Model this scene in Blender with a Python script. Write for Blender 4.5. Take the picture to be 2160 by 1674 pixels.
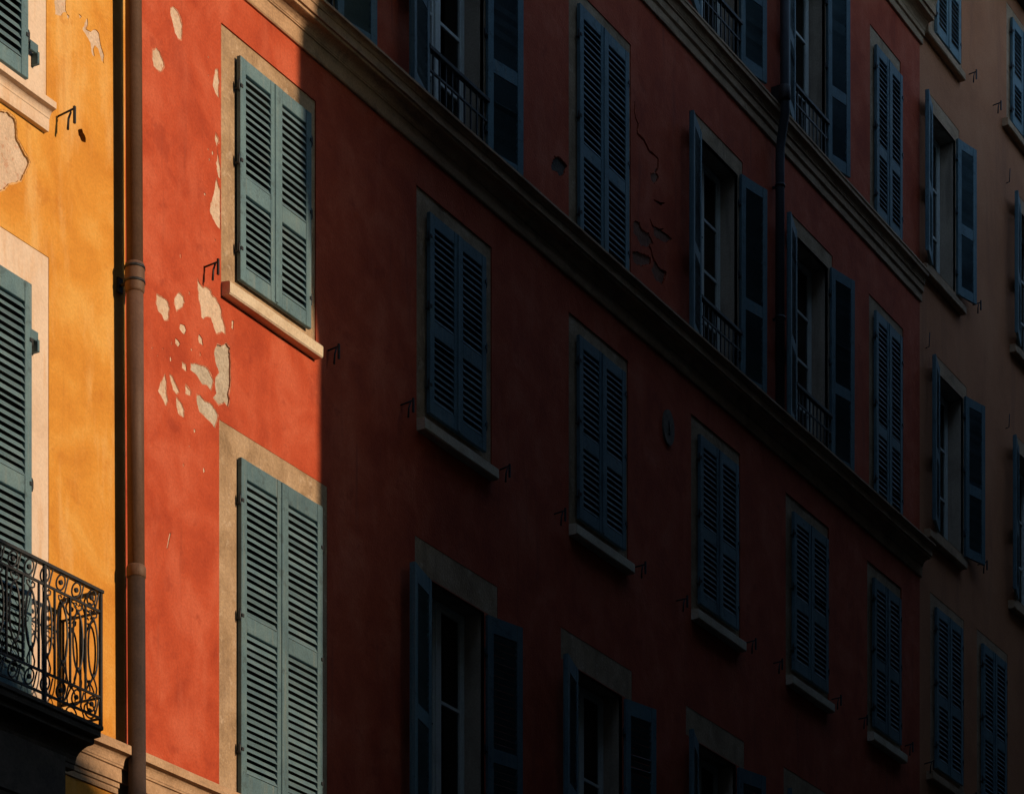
import bpy, bmesh, math, random
from mathutils import Vector, Matrix, Euler, noise
from mathutils.geometry import delaunay_2d_cdt

for o in list(bpy.data.objects):
    bpy.data.objects.remove(o, do_unlink=True)
scene = bpy.context.scene
C = scene.collection
random.seed(11)

# ------------------------------------------------------------------ camera
# World: X runs along the facades, Z up, the street side is -Y, house fronts stand at Y = 0.
cam_data = bpy.data.cameras.new('camera')
cam = bpy.data.objects.new('camera', cam_data)
C.objects.link(cam)
ANG = math.radians(30.526)                       # optical axis against the facade line
cam.location = (0.0, -14.24, 1.6)
cam.rotation_euler = (math.radians(90), 0, ANG - math.radians(90))
cam_data.sensor_width = 36.0
cam_data.lens = 96.67
cam_data.shift_y = 1.1866                        # rising front: the verticals stay parallel
cam_data.clip_start = 0.1
cam_data.clip_end = 3000
scene.camera = cam

# ------------------------------------------------------------------ sky, sun, exposure
SUN = Vector((0.10, -1.0, 0.25)).normalized()    # towards the low evening sun
world = bpy.data.worlds.new('World')
scene.world = world
world.use_nodes = True
wn = world.node_tree
wn.nodes.clear()
sky = wn.nodes.new('ShaderNodeTexSky')
sky.sky_type = 'NISHITA'
sky.sun_disc = False
sky.dust_density = 0.0
sky.ozone_density = 0.3
sky.sun_elevation = math.asin(SUN.z)
sky.sun_rotation = math.radians(174.3)
bgn = wn.nodes.new('ShaderNodeBackground')
bgn.inputs['Strength'].default_value = 0.15
won = wn.nodes.new('ShaderNodeOutputWorld')
wn.links.new(sky.outputs[0], bgn.inputs['Color'])
wn.links.new(bgn.outputs[0], won.inputs['Surface'])

sun_data = bpy.data.lights.new('sun', 'SUN')
sun_data.energy = 2.0
sun_data.color = (0.97, 0.71, 0.46)
sun_data.angle = math.radians(0.95)
sun = bpy.data.objects.new('sun', sun_data)
C.objects.link(sun)
sun.location = (20, -30, 40)
sun.rotation_euler = (-SUN).to_track_quat('-Z', 'Y').to_euler()

scene.view_settings.view_transform = 'Standard'
scene.view_settings.look = 'None'
scene.view_settings.exposure = 0.84
scene.view_settings.gamma = 1.0

scene.render.engine = 'CYCLES'
scene.cycles.max_bounces = 6
scene.cycles.diffuse_bounces = 1
scene.cycles.glossy_bounces = 2
scene.cycles.transparent_max_bounces = 6
scene.cycles.use_denoising = True

# ------------------------------------------------------------------ helpers
def material(name, cols, scale=0.9, streak=None, streak_amt=0.0, streak_scale=(2.2, 2.2, 0.22), grain=0.12,
             rough=0.85, bump=0.25, bump_scale=45.0, spec=0.25, metal=0.0, blotch=None, blotch_amt=0.0,
             blotch_scale=5.0, per_object=0.0, contrast=0.22, local=False, drip=None, drip_amt=0.0):
    """Mottled procedural surface: cols = three tones mixed by cloudy noise, plus streaks, blotches and grain."""
    m = bpy.data.materials.new(name)
    m.use_nodes = True
    nt = m.node_tree
    N, L = nt.nodes, nt.links
    N.clear()
    out = N.new('ShaderNodeOutputMaterial')
    bs = N.new('ShaderNodeBsdfPrincipled')
    L.new(bs.outputs[0], out.inputs[0])
    if local:
        tc = N.new('ShaderNodeTexCoord')
        pos = tc.outputs['Object']
    else:
        ge = N.new('ShaderNodeNewGeometry')
        pos = ge.outputs['Position']

    def nz(sc, detail, rgh=0.6, vec=None, dist=0.0):
        n = N.new('ShaderNodeTexNoise')
        n.inputs['Scale'].default_value = sc
        n.inputs['Detail'].default_value = detail
        n.inputs['Roughness'].default_value = rgh
        n.inputs['Distortion'].default_value = dist
        L.new(vec or pos, n.inputs['Vector'])
        return n.outputs['Fac']

    def mixc(fac, a, b, mode='MIX'):
        x = N.new('ShaderNodeMix')
        x.data_type = 'RGBA'
        x.blend_type = mode
        x.clamp_result = False
        for sock, v in ((x.inputs[0], fac), (x.inputs[6], a), (x.inputs[7], b)):
            if isinstance(v, (int, float)):
                sock.default_value = v
            elif isinstance(v, tuple):
                sock.default_value = (*v, 1)
            else:
                L.new(v, sock)
        return x.outputs[2]

    def rng(v, a, b, c=0.0, d=1.0):
        r = N.new('ShaderNodeMapRange')
        r.interpolation_type = 'SMOOTHSTEP'
        L.new(v, r.inputs[0])
        for i, k in enumerate((a, b, c, d)):
            r.inputs[i + 1].default_value = k
        return r.outputs[0]

    cloud = nz(scale, 5, 0.62, dist=0.4)
    ramp = N.new('ShaderNodeValToRGB')
    e = ramp.color_ramp.elements
    e[0].position, e[1].position = 0.5 - contrast, 0.5 + contrast
    e[0].color, e[1].color = (*cols[0], 1), (*cols[2], 1)
    mid = e.new(0.5)
    mid.color = (*cols[1], 1)
    L.new(cloud, ramp.inputs[0])
    col = ramp.outputs[0]
    if streak:
        mp = N.new('ShaderNodeMapping')
        mp.inputs['Scale'].default_value = streak_scale
        L.new(pos, mp.inputs['Vector'])
        s = rng(nz(1.0, 4, 0.65, mp.outputs[0]), 0.5, 0.72, 0.0, streak_amt)
        col = mixc(s, col, streak)
    if blotch:
        b = rng(nz(blotch_scale, 4, 0.7), 0.57, 0.66, 0.0, blotch_amt)
        col = mixc(b, col, blotch)
    if drip:                                             # narrow run-off stains
        mp2 = N.new('ShaderNodeMapping')
        mp2.inputs['Scale'].default_value = (7.0, 7.0, 0.45)
        L.new(pos, mp2.inputs['Vector'])
        d1 = rng(nz(1.0, 3, 0.6, mp2.outputs[0]), 0.56, 0.70, 0.0, 1.0)
        d2 = rng(nz(0.55, 2, 0.5), 0.42, 0.62, 0.0, drip_amt)
        mm = N.new('ShaderNodeMath')
        mm.operation = 'MULTIPLY'
        L.new(d1, mm.inputs[0])
        L.new(d2, mm.inputs[1])
        col = mixc(mm.outputs[0], col, drip)
    g = rng(nz(bump_scale, 2, 0.7), 0.2, 0.8, 1.0 - grain, 1.0 + grain)
    col = mixc(1.0, col, g, 'MULTIPLY')
    if per_object:
        oi = N.new('ShaderNodeObjectInfo')
        r = rng(oi.outputs['Random'], 0, 1, 1 - per_object, 1 + per_object)
        col = mixc(1.0, col, r, 'MULTIPLY')
    L.new(col, bs.inputs['Base Color'])
    bs.inputs['Roughness'].default_value = rough
    bs.inputs['Specular IOR Level'].default_value = spec
    bs.inputs['Metallic'].default_value = metal
    if bump:
        bp = N.new('ShaderNodeBump')
        bp.inputs['Strength'].default_value = bump
        bp.inputs['Distance'].default_value = 0.012
        ad = N.new('ShaderNodeMath')
        ad.operation = 'ADD'
        L.new(nz(bump_scale, 2, 0.65), ad.inputs[0])
        L.new(nz(bump_scale * 0.16, 2, 0.6), ad.inputs[1])
        L.new(ad.outputs[0], bp.inputs['Height'])
        L.new(bp.outputs[0], bs.inputs['Normal'])
    return m


M = {}
M['yellow'] = material('yellow_limewash', [(0.60, 0.235, 0.030), (0.70, 0.31, 0.048), (0.76, 0.40, 0.095)], scale=1.6,
                       streak=(0.80, 0.50, 0.20), streak_amt=0.6, streak_scale=(3.0, 3.0, 0.6), grain=0.09,
                       blotch=(0.56, 0.205, 0.028), blotch_amt=0.45, blotch_scale=2.6, bump=0.32, contrast=0.17,
                       drip=(0.50, 0.20, 0.045), drip_amt=0.4)
M['red'] = material('red_limewash', [(0.39, 0.055, 0.021), (0.495, 0.081, 0.032), (0.57, 0.122, 0.060)], scale=2.0,
                    streak=(0.58, 0.135, 0.072), streak_amt=0.5, streak_scale=(2.6, 2.6, 0.9), grain=0.13,
                    blotch=(0.33, 0.046, 0.020), blotch_amt=0.5, blotch_scale=2.1, bump=0.40, contrast=0.17,
                    drip=(0.27, 0.055, 0.032), drip_amt=0.55)
M['ochre'] = material('ochre_plaster', [(0.46, 0.175, 0.078), (0.56, 0.220, 0.102), (0.62, 0.265, 0.13)], scale=1.0,
                      streak=(0.33, 0.13, 0.07), streak_amt=0.55, streak_scale=(1.8, 1.8, 0.25), grain=0.12, bump=0.35)
M['peach'] = material('peach_surround_paint', [(0.68, 0.5, 0.373), (0.76, 0.599, 0.475), (0.8, 0.653, 0.532)], scale=2.5,
                      streak=(0.68, 0.392, 0.181), streak_amt=0.45, streak_scale=(9, 9, 1.2), grain=0.07, bump=0.2)
M['stone'] = material('beige_stone_surround', [(0.30, 0.20, 0.118), (0.415, 0.285, 0.175), (0.49, 0.35, 0.23)], scale=3.0,
                      streak=(0.24, 0.16, 0.105), streak_amt=0.55, streak_scale=(7, 7, 1.0), grain=0.18,
                      blotch=(0.60, 0.47, 0.35), blotch_amt=0.45, blotch_scale=8.0, bump=0.55, contrast=0.16)
M['sill'] = material('pale_stone', [(0.55, 0.435, 0.305), (0.66, 0.544, 0.407), (0.72, 0.621, 0.475)], scale=3.2,
                     streak=(0.45, 0.283, 0.147), streak_amt=0.4, streak_scale=(5, 5, 5), grain=0.12, bump=0.35)
M['cornice'] = material('cornice_stucco', [(0.38, 0.24, 0.145), (0.50, 0.325, 0.20), (0.58, 0.40, 0.26)], scale=2.4,
                        streak=(0.19, 0.125, 0.085), streak_amt=0.6, streak_scale=(2.0, 6, 8), grain=0.15,
                        blotch=(0.17, 0.115, 0.08), blotch_amt=0.4, blotch_scale=4.0, bump=0.45)
M['patch'] = material('bare_pale_plaster', [(0.56, 0.42, 0.31), (0.66, 0.50, 0.38), (0.72, 0.57, 0.45)], scale=6.0,
                      blotch=(0.54, 0.24, 0.14), blotch_amt=0.55, blotch_scale=17.0, grain=0.16, bump=0.6)
M['worn_red'] = material('worn_red_paint', [(0.50, 0.155, 0.085), (0.57, 0.21, 0.125), (0.62, 0.29, 0.19)], scale=12.0, grain=0.18, bump=0.5)
M['worn_yellow'] = material('worn_yellow_paint', [(0.68, 0.34, 0.10), (0.73, 0.42, 0.17), (0.76, 0.49, 0.25)], scale=12.0, grain=0.14, bump=0.5)
M['patch_grey'] = material('bare_grey_mortar', [(0.38, 0.305, 0.238), (0.5, 0.425, 0.339), (0.6, 0.534, 0.452)], scale=7.0,
                           blotch=(0.28, 0.207, 0.147), blotch_amt=0.5, blotch_scale=14.0, grain=0.2, bump=0.7)
M['hollow'] = material('dark_rubble', [(0.05, 0.0435, 0.0396), (0.1, 0.0817, 0.0679), (0.16, 0.131, 0.102)], scale=9.0, bump=0.8)
M['shutter'] = material('blue_green_shutter_paint', [(0.074, 0.142, 0.182), (0.104, 0.188, 0.228), (0.134, 0.222, 0.255)],
                        scale=3.0, streak=(0.185, 0.235, 0.235), streak_amt=0.6, streak_scale=(18, 18, 1.0), grain=0.14,
                        rough=0.62, bump=0.2, bump_scale=60, spec=0.25, blotch=(0.05, 0.075, 0.085), blotch_amt=0.45,
                        blotch_scale=9.0, per_object=0.14)
M['slat'] = material('shutter_slat_paint', [(0.085, 0.154, 0.195), (0.11, 0.188, 0.227), (0.145, 0.222, 0.26)],
                     scale=4.0, grain=0.10, rough=0.6, bump=0.10, spec=0.3, per_object=0.16)
M['iron'] = material('wrought_iron', [(0.01, 0.0125, 0.0182), (0.016, 0.0194, 0.026), (0.028, 0.0296, 0.0338)], scale=9.0,
                     grain=0.2, rough=0.55, bump=0.2, spec=0.4)
M['pipe'] = material('brown_pipe_paint', [(0.105, 0.058, 0.040), (0.135, 0.076, 0.052), (0.17, 0.10, 0.070)], scale=2.0,
                     streak=(0.075, 0.042, 0.030), streak_amt=0.7, streak_scale=(12, 12, 0.5), grain=0.12, rough=0.6, bump=0.10)
M['pipe_dark'] = material('tarred_cast_iron', [(0.022, 0.0228, 0.026), (0.036, 0.0342, 0.0364), (0.055, 0.049, 0.0481)], scale=3.0,
                          streak=(0.075, 0.0627, 0.0585), streak_amt=0.5, streak_scale=(12, 12, 0.6), grain=0.15, rough=0.5, bump=0.12)
M['pipe_foot'] = material('dark_brown_pipe', [(0.036, 0.024, 0.019), (0.052, 0.034, 0.026), (0.075, 0.048, 0.036)], scale=2.0,
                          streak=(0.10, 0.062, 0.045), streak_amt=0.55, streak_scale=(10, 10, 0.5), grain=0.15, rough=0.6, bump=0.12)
M['dark_stone'] = material('dark_stone_and_shade', [(0.045, 0.036, 0.030), (0.075, 0.058, 0.046), (0.12, 0.09, 0.07)], scale=3.0,  # dark slab stone; also the shade put in below the balcony
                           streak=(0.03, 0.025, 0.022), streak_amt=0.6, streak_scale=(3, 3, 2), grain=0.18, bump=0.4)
M['pipe_slate'] = material('slate_zinc_pipe', [(0.030, 0.034, 0.042), (0.040, 0.046, 0.056), (0.055, 0.062, 0.072)], scale=3.0,
                           grain=0.12, rough=0.6, bump=0.08)
M['plaque'] = material('weathered_plaque_stone', [(0.13, 0.105, 0.085), (0.19, 0.155, 0.125), (0.25, 0.205, 0.165)], scale=9.0, grain=0.2, bump=0.5)
M['under_coat'] = material('brown_undercoat', [(0.19, 0.075, 0.045), (0.25, 0.11, 0.07), (0.31, 0.16, 0.105)], scale=8.0,
                           blotch=(0.12, 0.07, 0.05), blotch_amt=0.6, blotch_scale=16.0, grain=0.2, bump=0.8)
M['reveal'] = material('window_reveal_plaster', [(0.36, 0.28, 0.21), (0.46, 0.365, 0.28), (0.54, 0.43, 0.33)], scale=2.0,
                       streak=(0.19, 0.15, 0.12), streak_amt=0.6, streak_scale=(5, 5, 0.5), grain=0.12, bump=0.3)
M['frame'] = material('off_white_casement_paint', [(0.55, 0.588, 0.566), (0.66, 0.708, 0.69), (0.72, 0.773, 0.696)], scale=4.0,
                      grain=0.08, rough=0.5, bump=0.1)
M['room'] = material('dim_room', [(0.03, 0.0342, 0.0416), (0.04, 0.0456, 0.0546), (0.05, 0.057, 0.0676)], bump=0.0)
M['tile'] = material('roof_tile', [(0.28, 0.131, 0.0792), (0.36, 0.185, 0.113), (0.44, 0.25, 0.158)], scale=3.0, grain=0.2, bump=0.5)
M['asphalt'] = material('asphalt', [(0.035, 0.035, 0.037), (0.05, 0.05, 0.052), (0.065, 0.064, 0.063)], scale=0.6, grain=0.25, bump=0.4)
M['opposite'] = material('dark_brown_plaster', [(0.055, 0.045, 0.038), (0.075, 0.060, 0.050), (0.095, 0.075, 0.062)], scale=0.6,  # kept dark so the unseen fronts bounce little light
                         streak=(0.05, 0.042, 0.036), streak_amt=0.5, grain=0.1, bump=0.2)


def glass_material():
    m = bpy.data.materials.new('old_window_glass')
    m.use_nodes = True
    nt = m.node_tree
    N, L = nt.nodes, nt.links
    N.clear()
    out = N.new('ShaderNodeOutputMaterial')
    mix = N.new('ShaderNodeMixShader')
    tr = N.new('ShaderNodeBsdfTransparent')
    tr.inputs[0].default_value = (0.55, 0.60, 0.62, 1)
    gl = N.new('ShaderNodeBsdfGlossy')
    gl.inputs['Roughness'].default_value = 0.03
    fr = N.new('ShaderNodeFresnel')
    fr.inputs['IOR'].default_value = 1.52
    nz = N.new('ShaderNodeTexNoise')
    nz.inputs['Scale'].default_value = 3.0
    bp = N.new('ShaderNodeBump')
    bp.inputs['Strength'].default_value = 0.06
    L.new(nz.outputs['Fac'], bp.inputs['Height'])
    L.new(bp.outputs[0], gl.inputs['Normal'])
    L.new(fr.outputs[0], mix.inputs[0])
    L.new(tr.outputs[0], mix.inputs[1])
    L.new(gl.outputs[0], mix.inputs[2])
    L.new(mix.outputs[0], out.inputs[0])
    return m


M['glass'] = glass_material()


class MB:
    """Collects simple shapes and links them as one mesh object."""

    def __init__(self):
        self.v, self.f, self.s = [], [], []

    def quad(self, *p, smooth=False):
        i = len(self.v)
        self.v += [tuple(q) for q in p]
        self.f.append(tuple(range(i, i + len(p))))
        self.s.append(smooth)
        return self

    def box(self, x0, x1, y0, y1, z0, z1, ch=0.0):
        """Box with an optional chamfer on the four edges of its street face (y0)."""
        i = len(self.v)
        if not ch:
            self.v += [(x0, y0, z0), (x1, y0, z0), (x1, y1, z0), (x0, y1, z0),
                       (x0, y0, z1), (x1, y0, z1), (x1, y1, z1), (x0, y1, z1)]
            fs = [(0, 1, 5, 4), (1, 2, 6, 5), (2, 3, 7, 6), (3, 0, 4, 7), (4, 5, 6, 7), (3, 2, 1, 0)]
        else:
            c = ch
            self.v += [(x0 + c, y0, z0 + c), (x1 - c, y0, z0 + c), (x1 - c, y0, z1 - c), (x0 + c, y0, z1 - c),
                       (x0, y0 + c, z0), (x1, y0 + c, z0), (x1, y0 + c, z1), (x0, y0 + c, z1),
                       (x0, y1, z0), (x1, y1, z0), (x1, y1, z1), (x0, y1, z1)]
            fs = [(0, 1, 2, 3), (0, 4, 5, 1), (1, 5, 6, 2), (2, 6, 7, 3), (3, 7, 4, 0),
                  (4, 8, 9, 5), (5, 9, 10, 6), (6, 10, 11, 7), (7, 11, 8, 4), (8, 11, 10, 9)]
        for f in fs:
            self.f.append(tuple(i + k for k in f))
            self.s.append(False)
        return self

    def extrude_profile(self, prof, x0, x1, step=0.25, wear=0.003):
        """prof: (outward, height) points from bottom to top; swept along X with slightly worn edges, closed by end caps."""
        n = len(prof)
        i = len(self.v)
        m = max(1, int((x1 - x0) / step))
        for k in range(m + 1):
            x = x0 + (x1 - x0) * k / m
            for j, (o, h) in enumerate(prof):
                d = noise.noise_vector(Vector((x * 2.7, h * 9.0, o * 40.0))) * wear + noise.noise_vector(Vector((x * 0.5, h * 0.3, 7.0))) * wear
                ends = 0 < j < n - 1
                self.v.append((x, -(o + (d.y if ends else 0)), h + (d.z if ends else 0)))
        for q in range(m):
            for k in range(n - 1):
                a = i + q * n + k
                self.f.append((a, a + n, a + n + 1, a + 1))
                self.s.append(False)
        self.f.append(tuple(i + k for k in range(n)))
        self.f.append(tuple(i + m * n + k for k in reversed(range(n))))
        self.s += [False, False]
        return self

    def tube(self, pts, r, n=6, closed=False, cap=True):
        pts = [Vector(p) for p in pts]
        m = len(pts)
        i = len(self.v)
        rad = r if isinstance(r, (list, tuple)) else [r] * m
        up = None
        for k in range(m):
            a = pts[k - 1] if (k or closed) else pts[k]
            b = pts[(k + 1) % m] if (k < m - 1 or closed) else pts[k]
            t = (b - a).normalized()
            if up is None:
                up = Vector((0, 1, 0)) if abs(t.y) < 0.9 else Vector((1, 0, 0))
            sd = t.cross(up).normalized()
            up = sd.cross(t).normalized()
            for q in range(n):
                an = 2 * math.pi * (q + 0.5) / n
                self.v.append(tuple(pts[k] + (sd * math.cos(an) + up * math.sin(an)) * rad[k]))
        for k in range(m if closed else m - 1):
            k2 = (k + 1) % m
            for q in range(n):
                q2 = (q + 1) % n
                self.f.append((i + k * n + q, i + k * n + q2, i + k2 * n + q2, i + k2 * n + q))
                self.s.append(n > 5)
        if cap and not closed:
            self.f.append(tuple(i + q for q in reversed(range(n))))
            self.f.append(tuple(i + (m - 1) * n + q for q in range(n)))
            self.s += [False, False]
        return self

    def mesh(self, name, mat):
        me = bpy.data.meshes.new(name)
        me.from_pydata(self.v, [], self.f)
        me.polygons.foreach_set('use_smooth', self.s)
        me.materials.append(mat)
        bm = bmesh.new()
        bm.from_mesh(me)
        bmesh.ops.recalc_face_normals(bm, faces=bm.faces)
        bm.to_mesh(me)
        bm.free()
        me.update()
        return me

    def build(self, name, mat, parent=None, world=True):
        return link(name, self.mesh(name, mat), parent, world)


def link(name, me, parent=None, world=True):
    """world=True: the mesh is in world coordinates, world=False: in its parent's coordinates."""
    o = bpy.data.objects.new(name, me)
    C.objects.link(o)
    if parent:
        o.parent = parent
        if world:
            o.matrix_parent_inverse = world_matrix(parent).inverted()
    return o


def world_matrix(o):
    m = o.matrix_basis.copy()
    if o.parent:
        m = world_matrix(o.parent) @ o.matrix_parent_inverse @ m
    return m


def thing(name, label, cat, loc, group=None):
    o = bpy.data.objects.new(name, None)
    o.empty_display_size = 0.5
    C.objects.link(o)
    o.location = loc
    return tag(o, label, cat, group)


def tag(o, label, cat, group=None):
    o['label'] = label
    o['category'] = cat
    if group:
        o['group'] = group
    return o


def inside(p, poly):
    x, y = p
    r = False
    j = len(poly) - 1
    for i in range(len(poly)):
        xi, yi = poly[i]
        xj, yj = poly[j]
        if (yi > y) != (yj > y) and x < (xj - xi) * (y - yi) / (yj - yi) + xi:
            r = not r
        j = i
    return r


def ragged(poly, step=0.035, amp=0.010):
    step = min(step, 0.014)
    """Breaks a flake's outline into short uneven pieces."""
    out = []
    n = len(poly)
    for i in range(n):
        a, b = Vector(poly[i]), Vector(poly[(i + 1) % n])
        k = max(1, int((b - a).length / step))
        for q in range(k):
            p = a.lerp(b, q / k)
            w = noise.noise_vector(Vector((p.x * 31, p.y * 31, 4.2))) + 0.7 * noise.noise_vector(Vector((p.x * 83, p.y * 83, 1.7)))
            out.append((p.x + w.x * amp, p.y + w.y * amp))
    return out


def swollen(poly, grow, seed):
    """The same flake a little larger and uneven: the thinned paint round a bare patch."""
    cx = sum(p[0] for p in poly) / len(poly)
    cz = sum(p[1] for p in poly) / len(poly)
    out = []
    for x, z in poly:
        d = Vector((x - cx, z - cz))
        k = 0.35 + 1.3 * abs(noise.noise(Vector((x * 9, z * 9, seed))))
        d2 = d + d.normalized() * grow * k * 1.6
        out.append((cx + d2.x, cz + d2.y))
    return out


def ribbon(path, w=0.012):
    """Outline of a tapering crack that follows a path."""
    pts = [Vector(p) for p in path]
    fine = []
    for a, b in zip(pts, pts[1:]):
        k = max(1, int((b - a).length / 0.03))
        for q in range(k):
            p = a.lerp(b, q / k)
            d = noise.noise_vector(Vector((p.x * 23, p.y * 23, 0.3)))
            fine.append(p + Vector((d.x, d.y)) * 0.014)
    fine.append(pts[-1])
    L_, R_ = [], []
    n = len(fine)
    for i, p in enumerate(fine):
        t = (fine[min(i + 1, n - 1)] - fine[max(i - 1, 0)]).normalized()
        nn = Vector((-t.y, t.x))
        k = i / (n - 1)
        ww = w * (0.25 + 0.75 * math.sin(math.pi * min(max(k, 0.04), 0.96))) * (0.7 + 0.6 * random.random()) * 0.5
        L_.append(tuple(p + nn * ww))
        R_.append(tuple(p - nn * ww))
    return L_ + R_[::-1]


def rect(x0, x1, z0, z1):
    return [(x0, z0), (x1, z0), (x1, z1), (x0, z1)]


def make_wall(parent, mat, x0, x1, z0, z1, regions, edge=0.03):
    """One plastered front with real openings and recesses.
    regions: (polygon, kind, material, depth); kind None = opening, else the name of the sheet that fills the recess."""
    verts, edges = [], []

    def loop(poly):
        i = len(verts)
        verts.extend(Vector(p) for p in poly)
        n = len(poly)
        edges.extend((i + k, i + (k + 1) % n) for k in range(n))

    loop(rect(x0, x1, z0, z1))
    for r in regions:
        loop(r[0])
    vs, es, fs, _, _, _ = delaunay_2d_cdt(verts, edges, [], 0, 1e-5)
    boxes = [(min(p[0] for p in r[0]), max(p[0] for p in r[0]), min(p[1] for p in r[0]), max(p[1] for p in r[0])) for r in regions]
    groups = {}
    for f in fs:
        c = (vs[f[0]] + vs[f[1]] + vs[f[2]]) / 3
        key = -1
        for k, r in enumerate(regions):                       # later regions win
            b = boxes[k]
            if b[0] <= c.x <= b[1] and b[2] <= c.y <= b[3] and inside((c.x, c.y), r[0]):
                key = k
        groups.setdefault(key, []).append(f)
    fills = []
    for key, faces in groups.items():
        if key >= 0 and regions[key][1] is None:
            continue
        d = 0.0 if key < 0 else regions[key][3]
        bm = bmesh.new()
        idx = {}
        for f in faces:
            for i in f:
                if i not in idx:
                    idx[i] = bm.verts.new((vs[i].x, d, vs[i].y))
            try:
                bm.faces.new([idx[i] for i in f])
            except ValueError:
                pass
        bmesh.ops.recalc_face_normals(bm, faces=bm.faces)
        if sum(f.normal.y * f.calc_area() for f in bm.faces) > 0:
            bmesh.ops.reverse_faces(bm, faces=bm.faces)
        be = [e for e in bm.edges if e.is_boundary]           # the returns of the plaster edge
        g = bmesh.ops.extrude_edge_only(bm, edges=be)
        for v in [q for q in g['geom'] if isinstance(q, bmesh.types.BMVert)]:
            v.co.y += edge
        name = 'wall' if key < 0 else regions[key][1]
        me = bpy.data.meshes.new(name)
        bm.to_mesh(me)
        bm.free()
        me.materials.append(mat if key < 0 else regions[key][2])
        o = link(name, me, parent)
        fills.append((key, o))
    return fills


# ------------------------------------------------------------------ shutters
SLAT_PITCH = 0.066
slat_cache, frame_cache = {}, {}


def slat_mesh(w):
    k = round(w, 3)
    if k not in slat_cache:
        b = MB()
        run, rise, t = 0.027, 0.044, 0.008           # slopes down towards the street
        nx, nz = rise / math.hypot(run, rise), run / math.hypot(run, rise)
        a = [(-run / 2, -rise / 2), (-run / 2 + t * nx * 0.0, -rise / 2 - t * 0.9), (run / 2 + t * nx, rise / 2 - t * nz), (run / 2, rise / 2)]
        i = len(b.v)
        for x in (-w / 2, w / 2):
            b.v += [(x, y, z) for y, z in a]
        b.f += [(0, 4, 5, 1), (1, 5, 6, 2), (2, 6, 7, 3), (3, 7, 4, 0), (0, 1, 2, 3), (7, 6, 5, 4)]
        b.s += [False] * 6
        slat_cache[k] = b.mesh('slat', M['slat'])
    return slat_cache[k]


RAILS = {'low': (0.125, 0.15, 0.13, 0.585), 'tall': (0.165, 0.14, 0.22, 0.49), 'mid': (0.13, 0.14, 0.15, 0.62)}


def leaf(parent, x, z, w, h, style, hinge_side, open_deg=0.0, y=-0.008, bulk=None, seed=0):
    """One shutter leaf: hinged at x (its outer edge), hinge_side -1 = hinged on its left, +1 = on its right.
    open_deg swings the leaf out and back towards the wall."""
    top, mid, bot, frac = RAILS[style]
    st, th = 0.082, 0.040
    key = (round(w, 3), round(h, 3), style, hinge_side, seed % 3)
    lou = h - top - mid - bot
    up_h = lou * frac
    z_mid0 = h - top - up_h - mid
    s = 1 if hinge_side < 0 else -1                  # leaf runs from its hinge in +X or -X
    def X(a, b):
        return (a, b) if s > 0 else (-b, -a)
    if key not in frame_cache:
        rnd = random.Random(seed)
        b = MB()
        c = 0.004
        b.box(*X(0, st), -th, 0, 0, h, c)
        b.box(*X(w - st, w), -th, 0, 0, h, c)
        b.box(*X(st, w - st), -th + 0.003, -0.004, h - top, h, c)
        b.box(*X(st, w - st), -th + 0.003, -0.004, z_mid0, z_mid0 + mid, c)
        b.box(*X(st, w - st), -th + 0.003, -0.004, 0, bot, c)
        if hinge_side < 0:                           # cover batten where the leaves meet
            b.box(*X(w - 0.026, w + 0.018), -th - 0.012, -th - 0.0005, 0.01, h - 0.01, 0.005)
        frame_cache[key] = b.mesh('shutter', M['shutter'])
    o = link('shutter', frame_cache[key], parent, world=False)
    base = parent.location
    o.location = (x - base.x, y - base.y, z - base.z)
    o.rotation_euler = (0, random.uniform(-0.0035, 0.0035), math.radians(-open_deg * s))
    sm = slat_mesh(w - 2 * st + 0.012)
    rows = [(bot, z_mid0), (z_mid0 + mid, h - top)]
    for a, e in rows:
        n = max(1, int(round((e - a) / SLAT_PITCH)))
        p = (e - a) / n
        for q in range(n):
            loc = Vector((s * w / 2, -th / 2 - 0.003, a + p * (q + 0.5)))
            turn = 0.0
            rot = (random.uniform(-0.07, 0.07) + (0.10 if open_deg else 0.0), random.uniform(-0.008, 0.008), turn)
            pick = random.random()
            if pick < 0.05:
                rot = (random.uniform(-0.3, 0.2), random.uniform(-0.035, 0.035), turn)
            if bulk is None:
                d = link('slat', sm, o, world=False)
                d.location = loc
                d.rotation_euler = rot
            else:
                mx = Matrix.Translation((x, y, z)) @ Matrix.Rotation(math.radians(-open_deg * s), 4, 'Z') @ Matrix.Translation(loc) @ Euler(rot).to_matrix().to_4x4()
                i = len(bulk.v)
                bulk.v += [tuple(mx @ v.co) for v in sm.vertices]
                for f in sm.polygons:
                    bulk.f.append(tuple(i + k for k in f.vertices))
                    bulk.s.append(False)
    for hz in (0.14, 0.53, 0.87):                    # iron hinges on the outer stile
        hb = MB()
        zz = h * hz + random.uniform(-0.02, 0.02)
        hb.box(*X(0.0, 0.030), -th - 0.008, -th - 0.001, zz - 0.014, zz + 0.014)
        hb.tube([(-s * 0.010, -th * 0.75, zz - 0.050), (-s * 0.012, -th * 0.75, zz - 0.02), (-s * 0.012, -th * 0.75, zz + 0.03), (-s * 0.010, -th * 0.75, zz + 0.055)], [0.006, 0.012, 0.012, 0.005], 6)
        hb.box(*X(-0.022, -0.002), -th * 0.7, 0.004, zz - 0.035, zz - 0.022)
        hb.build('hinge', M['iron'], o, world=False)
    return o


def closed_pair(parent, u0, u1, z0, z1, style, bulk=None, seed=0):
    w = (u1 - u0) / 2
    leaf(parent, u0, z0, w - 0.003, z1 - z0, style, -1, 0, bulk=bulk, seed=seed)
    leaf(parent, u1, z0, w - 0.003, z1 - z0, style, 1, 0, bulk=bulk, seed=seed + 1)


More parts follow.
